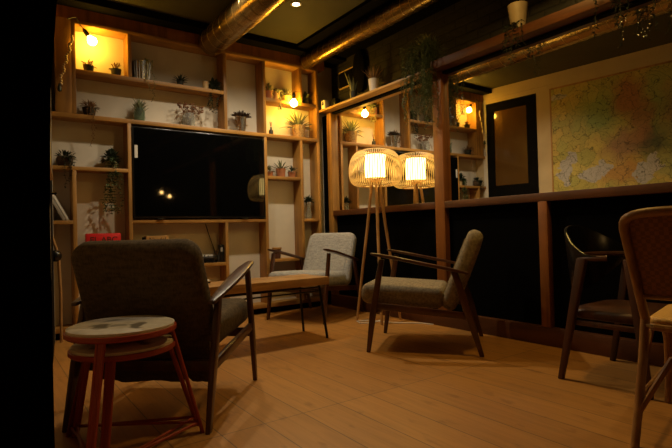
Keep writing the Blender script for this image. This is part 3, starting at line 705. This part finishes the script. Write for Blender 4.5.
for r, z in ((.130, 1.195), (.110, 1.515), (.097, 1.474), (.097, 1.26)): MB().tube([(r * math.cos(2 * PI * j / 32), r * math.sin(2 * PI * j / 32), z) for j in range(32)], .004, 6, True).build('shade_ring', 'bamboo', lamp)
for i in range(4):
    a = PI / 2 * i + .4; MB().tube([(.02 * math.cos(a), .02 * math.sin(a), 1.24), (.13 * math.cos(a), .13 * math.sin(a), 1.197)], .003, 5).build('shade_spoke', 'bamboo', lamp)
MB().lathe([(.001, 1.268), (.092, 1.275), (.092, 1.468), (.001, 1.47)], n=32).build('inner_shade', 'shade', lamp)
tag(MB().tube([(2.86, 3.36, .006), (2.72, 3.30, .006), (2.62, 3.36, .006), (2.66, 3.46, .006), (2.75, 3.42, .006), (2.80, 3.30, .006), (2.84, 3.18, .006), (2.92, 3.10, .006), (3.0, 3.0, .006), (3.03, 2.9, .006)], .005, 6).build('lamp_cord', 'cordwhite'), 'loose white cord lying on the floor under the lamp', 'cord')

# ------------------------------------------------------------------ armchairs
def rrect(w, h, r, n=5):
    out = []
    for cx, cy, a0 in ((w / 2 - r, h / 2 - r, 0), (-w / 2 + r, h / 2 - r, PI / 2), (-w / 2 + r, -h / 2 + r, PI), (w / 2 - r, -h / 2 + r, 1.5 * PI)):
        for i in range(n + 1): a = a0 + PI / 2 * i / n; out.append((cx + r * math.cos(a), cy + r * math.sin(a)))
    return out
def pillow(w, h, t, rc, re, top=1., puff=.012):
    """cushion: rounded outline w x h lying in xy, thickness t, rounded rim; top scales the width at +h/2"""
    m = MB(); rings = []; K = 6
    def ring(ins, z):
        o = []
        for x, y in rrect(w - 2 * ins, h - 2 * ins, max(.004, rc - ins)):
            s_ = lerp(1, top, (y + h / 2) / h); o.append((x * s_, y, z))
        return o
    for i in range(K + 1):
        a = -PI / 2 + PI / 2 * i / K; rings.append(ring(re * (1 - math.cos(a)), -t / 2 + re * (1 + math.sin(a))))
    for i in range(K + 1):
        a = PI / 2 * i / K; rings.append(ring(re * (1 - math.cos(a)), t / 2 - re * (1 - math.sin(a))))
    top_ring = [ring(re + (min(w, h) / 2 - re) * f, t / 2 + puff * (1 - (1 - f) ** 2)) for f in (.12, .3, .55, .8, .97)]
    bot_ring = [ring(re + (min(w, h) / 2 - re) * f, -t / 2 - puff * .3 * (1 - (1 - f) ** 2)) for f in (.97, .8, .55, .3, .12)]
    m.loft(bot_ring + rings + top_ring); return m
def armchair(label, fab, loc, face, bw=.56, skirt=False):
    t = thing('armchair', label, 'armchair', loc, face - PI / 2, 'low wooden armchairs around the coffee table')
    # seat: local +y is the front
    ang = math.atan2(.03, .5)
    MTX = Matrix.Translation((0, .145, .365)) @ Matrix.Rotation(ang, 4, 'X')
    pillow(.545, .55, .138, .045, .052, 1.).xform(MTX).build('seat', fab, t, smooth=60)
    a = math.atan2(.49, -.20)    # backrest slope in (y,z)
    MTX = Matrix.Translation((0, -.243, .528)) @ Matrix.Rotation(a, 4, 'X')
    back = pillow(bw, .545, .102, .075, .042, .95 if bw < .58 else 1.02).xform(MTX).build('backrest', fab, t, smooth=60)
    if skirt:
        q = random.Random(5); m = MB(); rg = []
        for i in range(25):
            x = lerp(-.27, .27, i / 24); dz = .004 * math.sin(i * .55) + q.uniform(-.002, .002) + (.02 if i == 19 else 0)
            rg.append([(x, -.205, .34), (x, -.225, .34), (x, -.205 + .01 * math.sin(i * .7), .165 + dz), (x, -.190 + .01 * math.sin(i * .7), .165 + dz)])
        m.loft(rg).build('loose_cover', fab, t, smooth=70)
    # piped seams on the back face
    X = (1, 0, 0)
    for sx in (-1, 1): MB().tube([MTX @ Vector((sx * .215, -.24, -.0535)), MTX @ Vector((sx * .222, 0, -.0545)), MTX @ Vector((sx * .205, .2, -.0535))], .0028, 5).build('seam', fab, back)
    for sx in (-1, 1):
        x = sx * .305
        MB().bar([((x, .366, 0), .022, .026, X, (0, 1, 0)), ((x, .33, .25), .026, .042, X, (0, 1, .1)), ((x, .262, .61), .024, .036, X, (0, 1, .1))]).build('leg', 'walnut', t, bevel=.005)
        MB().bar([((x, -.352, 0), .022, .028, X, (0, 1, 0)), ((x, -.275, .27), .026, .05, X, (0, 1, 0)), ((x, -.198, .527), .024, .042, X, (0, 1, 0))]).build('leg', 'walnut', t, bevel=.005)
        xi = sx * .302
        MB().bar([((xi, .315, .305), .022, .042, X, (0, 0, 1)), ((xi, 0, .275), .022, .046, X, (0, 0, 1)), ((xi, -.27, .25), .022, .042, X, (0, 0, 1))]).build('side_rail', 'walnut', t, bevel=.005)
        arm = [(.335, .647, .032, .014), (.30, .640, .046, .020), (.18, .618, .062, .022), (.05, .590, .066, .022), (-.08, .562, .058, .022), (-.2, .536, .044, .022), (-.285, .516, .030, .018)]
        MB().bar([((x, y, z), w, h, X, (0, .2, .98)) for y, z, w, h in arm]).build('armrest', 'walnut', t, bevel=.006)
    MB().box(-.30, .30, .285, .307, .255, .30).build('front_rail', 'walnut', t, bevel=.004)
    MB().box(-.30, .30, -.262, -.24, .225, .27).build('rear_rail', 'walnut', t, bevel=.004)
    return t
rad = math.radians
armchair('taupe armchair with dark arms seen side-on in front of the black panel', 'fab_taupe', (2.517, 2.454, 0), rad(128.55))
armchair('light grey armchair beside the lamp, facing over the coffee table', 'fab_grey', (2.585, 3.98, 0), rad(-155.7))
armchair('dark taupe armchair seen from behind in the left foreground', 'fab_brown', (.726, 2.405, 0), rad(48.9), .578, True)

# ------------------------------------------------------------------ coffee table
tb = thing('coffee_table', 'low oak coffee table on thin black metal legs between the armchairs', 'table', (1.62, 3.265, 0))
MB().box(-.50, .50, -.18, .18, .402, .46).build('table_top', 'oak', tb, bevel=.003)
for sx in (-1, 1):
    for sy in (-1, 1):
        MB().tube([(sx * .475, sy * .17, 0), (sx * .43, sy * .14, .402)], .010, 8).build('leg', 'rail', tb)
for sy in (-1, 1):
    MB().tube([(-.438, sy * .147, .355), (.438, sy * .147, .355)], .006, 8).build('side_bar', 'rail', tb)
    MB().tube([(-.434, sy * .143, .385), (.434, sy * .143, .385)], .006, 8).build('side_bar', 'rail', tb)
for sx in (-1, 1): MB().tube([(sx * .44, -.147, .355), (sx * .44, .147, .355)], .006, 8).build('cross_bar', 'rail', tb)
t = thing('card_box', 'small white and black box at the left end of the coffee table', 'box', (1.255, 3.37, .46))
MB().box(-.045, .035, -.03, .03, .011, .022).build('lid', 'paper', t, bevel=.002); MB().box(-.043, .033, -.028, .028, 0, .011).build('tray', 'blackpl', t, bevel=.001)

# ------------------------------------------------------------------ nested stools
def stool(label, loc, rz, h, r):
    t = thing('stool', label, 'stool', loc, rz, 'nested red stools')
    MB().lathe([(.001, h - .024), (r - .006, h - .024), (r, h - .018), (r, h - .005), (r - .004, h - .003), (.001, h - .003)], n=48).build('seat_rim', 'redleg', t)
    MB().lathe([(.001, h - .005), (r - .008, h - .005), (r - .007, h + .007), (r - .022, h + .013), (.001, h + .015)], n=48).build('seat_pad', 'stooltop', t)
    ft = []
    for k in range(3):
        a = 2 * PI / 3 * k; c, s_ = math.cos(a), math.sin(a); tt = Vector((-s_, c, 0))
        top = Vector((c, s_, 0)) * (r - .016) + Vector((0, 0, h - .022)); bot = Vector((c, s_, 0)) * (r + .10)
        m = MB()
        for o in (-.0115, .0115): m.tube([top + tt * o, bot + tt * o * .8], .0062, 8)
        m.bar([(top, .018, .006, tt, (c, s_, 0)), (bot, .014, .006, tt, (c, s_, 0))])
        m.build('leg', 'redleg', t); ft.append(lerp(bot, top, .10))
    for k in range(3): MB().tube([ft[k], ft[(k + 1) % 3]], .006, 6).build('foot_bar', 'redleg', t)
    return t
stool('red-legged stool with a worn stained white seat, upper of the nested pair', (.418, 1.993, 0), rad(-4), .464, .195)
stool('lower red-legged stool tucked under the stained one', (.432, 2.04, 0), rad(4), .388, .191)

# ------------------------------------------------------------------ dark armchair by the black panel
t = thing('tub_chair', 'dark wooden tub chair with a black curved back against the black panel', 'chair', (2.72, 1.275, 0), 0)
# local: faces -y ; back at +y
n = 24; rings = []
for i in range(n + 1):
    a = lerp(-.12, PI + .12, i / n); rx, ry = .25, .19
    k = math.sin(max(0, min(PI, a))) ** 1.5
    x, y = -rx * math.cos(a), ry * math.sin(a)
    nx, ny = -math.cos(a), math.sin(a); zt = .645 + .155 * k; zb = .635 - .20 * k
    rings.append([(x, y, zb), (x + nx * .016, y + ny * .016, zb), (x + nx * (.016 + .03 * k), y + ny * (.016 + .035 * k), zt), (x + nx * (.002 + .03 * k), y + ny * (.002 + .035 * k), zt)])
MB().loft(rings).build('curved_back', 'blackpl', t, bevel=.003)
ar = MB(); ar.tube([(-.255 * math.cos(a), .195 * math.sin(a), .632) for a in [lerp(-.35, PI + .35, i / 28) for i in range(29)]], .014, 8); ar.build('arm_rim', 'darkwood', t)
for sx in (-1, 1):
    MB().bar([((sx * .275, .17, 0), .028, .028, (1, 0, 0), (0, 1, 0)), ((sx * .25, .05, .63), .034, .05, (1, 0, 0), (0, 1, 0))]).build('leg', 'darkwood', t, bevel=.006)
    MB().bar([((sx * .265, -.25, 0), .028, .028, (1, 0, 0), (0, 1, 0)), ((sx * .25, -.17, .63), .034, .042, (1, 0, 0), (0, 1, 0))]).build('leg', 'darkwood', t, bevel=.006)
pillow(.49, .40, .05, .10, .022).xform(Matrix.Translation((0, -.04, .345))).build('seat', 'darkwood', t, smooth=60)
for sx in (-1, 1): MB().box(sx * .252 - .012, sx * .252 + .012, -.21, .09, .29, .315).build('seat_rail', 'darkwood', t, bevel=.004)

# ------------------------------------------------------------------ rattan chair in the right foreground
rc = thing('rattan_chair', 'honey-coloured rattan bistro chair at the right edge of the foreground', 'chair', (2.263, .66, 0), math.atan2(.2, .98) - PI / 2)
# local +y is the front (towards the wall), +x to the right hand; left rear post is nearest the middle of the view
W2 = .235
arc = []
for i in range(41):
    s_ = i / 40
    if s_ < .3: q = s_ / .3; p = (-W2 - .03 * q, -.20 - .135 * q, .44 + .34 * q)
    elif s_ > .7: q = (1 - s_) / .3; p = (W2 + .03 * q, -.20 - .135 * q, .44 + .34 * q)
    else:
        a = PI - PI * (s_ - .3) / .4; p = ((W2 + .03) * math.copysign(abs(math.cos(a)) ** .38, math.cos(a)), -.335 - .03 * math.sin(a), .78 + .06 * math.sin(a) ** .6)
    arc.append(p)
MB().tube(arc, .017, 10).build('back_frame', 'rattan', rc)
pan = MB(); rows = 8
rings = []
for j in range(rows + 1):
    f_ = j / rows; z = lerp(.535, .835, f_); hw = (W2 + .008 + .022 * f_) * (1 if z < .79 else max(.6, 1 - .4 * ((z - .79) / .05) ** 2))
    y = -.200 - .135 * (z - .44) / .34
    rings.append([(-hw, y, z), (-hw * .5, y - .012, z), (0, y - .016, z), (hw * .5, y - .012, z), (hw, y, z), (hw, y + .006, z), (0, y - .008, z), (-hw, y + .006, z)])
pan.loft(rings)
def weave(name, a, b, sc=70):
    m = mat(name, a, .55); nt, bs, N, L = nodes(m); tc = N('ShaderNodeTexCoord')
    ck = N('ShaderNodeTexChecker'); ck.inputs['Scale'].default_value = sc; ck.inputs['Color1'].default_value = (*a, 1); ck.inputs['Color2'].default_value = (*b, 1)
    L(tc.outputs['Object'], ck.inputs['Vector']); L(ck.outputs['Color'], bs.inputs['Base Color'])
    bp = N('ShaderNodeBump'); bp.inputs['Strength'].default_value = .6; bp.inputs['Distance'].default_value = .004; L(ck.outputs['Fac'], bp.inputs['Height']); L(bp.outputs['Normal'], bs.inputs['Normal'])
    return m
M['cane'] = weave('brown_cane_weave', (.26, .095, .035), (.17, .06, .022)); M['caneseat'] = weave('straw_seat_weave', (.74, .42, .09), (.58, .31, .06))
pan.build('back_panel', 'cane', rc, smooth=60)
MB().tube([(-W2 - .008, -.236, .53), (0, -.252, .53), (W2 + .008, -.236, .53)], .010, 8).build('back_rail', 'rattan', rc)
pillow(.47, .44, .035, .06, .015, 1., .004).xform(Matrix.Translation((0, .02, .43))).build('seat', 'caneseat', rc, smooth=60)
MB().tube([(x * .99, y * .99 + .02, .412) for x, y in rrect(.47, .44, .06)], .014, 8, True).build('seat_frame', 'rattan', rc)
for sx in (-1, 1):
    MB().tube([(sx * (W2 + .02), -.335, 0), (sx * (W2 + .005), -.235, .3), (sx * W2, -.20, .45)], [.014, .0165, .0165], 10).build('leg', 'rattan', rc)
    MB().tube([(sx * (W2 + .015), .26, 0), (sx * (W2 - .005), .22, .42)], [.014, .016], 10).build('leg', 'rattan', rc)
    MB().tube([(sx * (W2 + .012), -.30, .10), (sx * (W2 + .006), -.20, .30), (sx * (W2 + .002), -.09, .385), (sx * W2, .01, .40), (sx * W2, .11, .385), (sx * (W2 + .002), .19, .30), (sx * (W2 + .008), .245, .12)], .011, 8).build('side_arch', 'rattan', rc)
    MB().tube([(sx * (W2 + .01), -.28, .17), (sx * (W2 + .01), .24, .17)], .010, 8).build('stretcher', 'rattan', rc)
MB().tube([(-W2 - .01, -.295, .12), (-.15, -.24, .31), (0, -.222, .37), (.15, -.24, .31), (W2 + .01, -.295, .12)], .011, 8).build('rear_arch', 'rattan', rc)
MB().box(-W2 - .005, -W2 + .03, -.222, -.217, .415, .425).build('metal_clip', 'plastic', rc)

# ------------------------------------------------------------------ far end of the room, seen only in the television
for x, y, z, lab in ((2.80, -.9, 1.62, 'glowing pendant bulb reflected in the television, brighter one'), (2.95, -.9, 1.55, 'glowing pendant bulb reflected in the television, smaller one')):
    t = thing('pendant_bulb', lab, 'light bulb', (x, y, z), 0, 'pendant bulbs behind the camera')
    MB().tube([(0, 0, .09), (0, 0, CEIL - z)], .003, 6).build('cord', 'cord', t); MB().lathe([(.001, .05), (.016, .05), (.018, .09), (.001, .095)]).build('socket', 'blackpl', t)
    MB().blob((0, 0, .02), .033, 14, 8).build('bulb', 'bulbfar', t)

# ------------------------------------------------------------------ render look
w = bpy.data.worlds.new('night'); S.world = w; w.use_nodes = True
w.node_tree.nodes['Background'].inputs['Color'].default_value = (.02, .014, .008, 1); w.node_tree.nodes['Background'].inputs['Strength'].default_value = 0
S.view_settings.view_transform = 'Standard'; S.view_settings.look = 'None'; S.view_settings.gamma = 1; S.view_settings.use_curve_mapping = False
S.view_settings.exposure = 0
S.cycles.use_denoising = True; S.cycles.max_bounces = 8; S.cycles.sample_clamp_indirect = 4
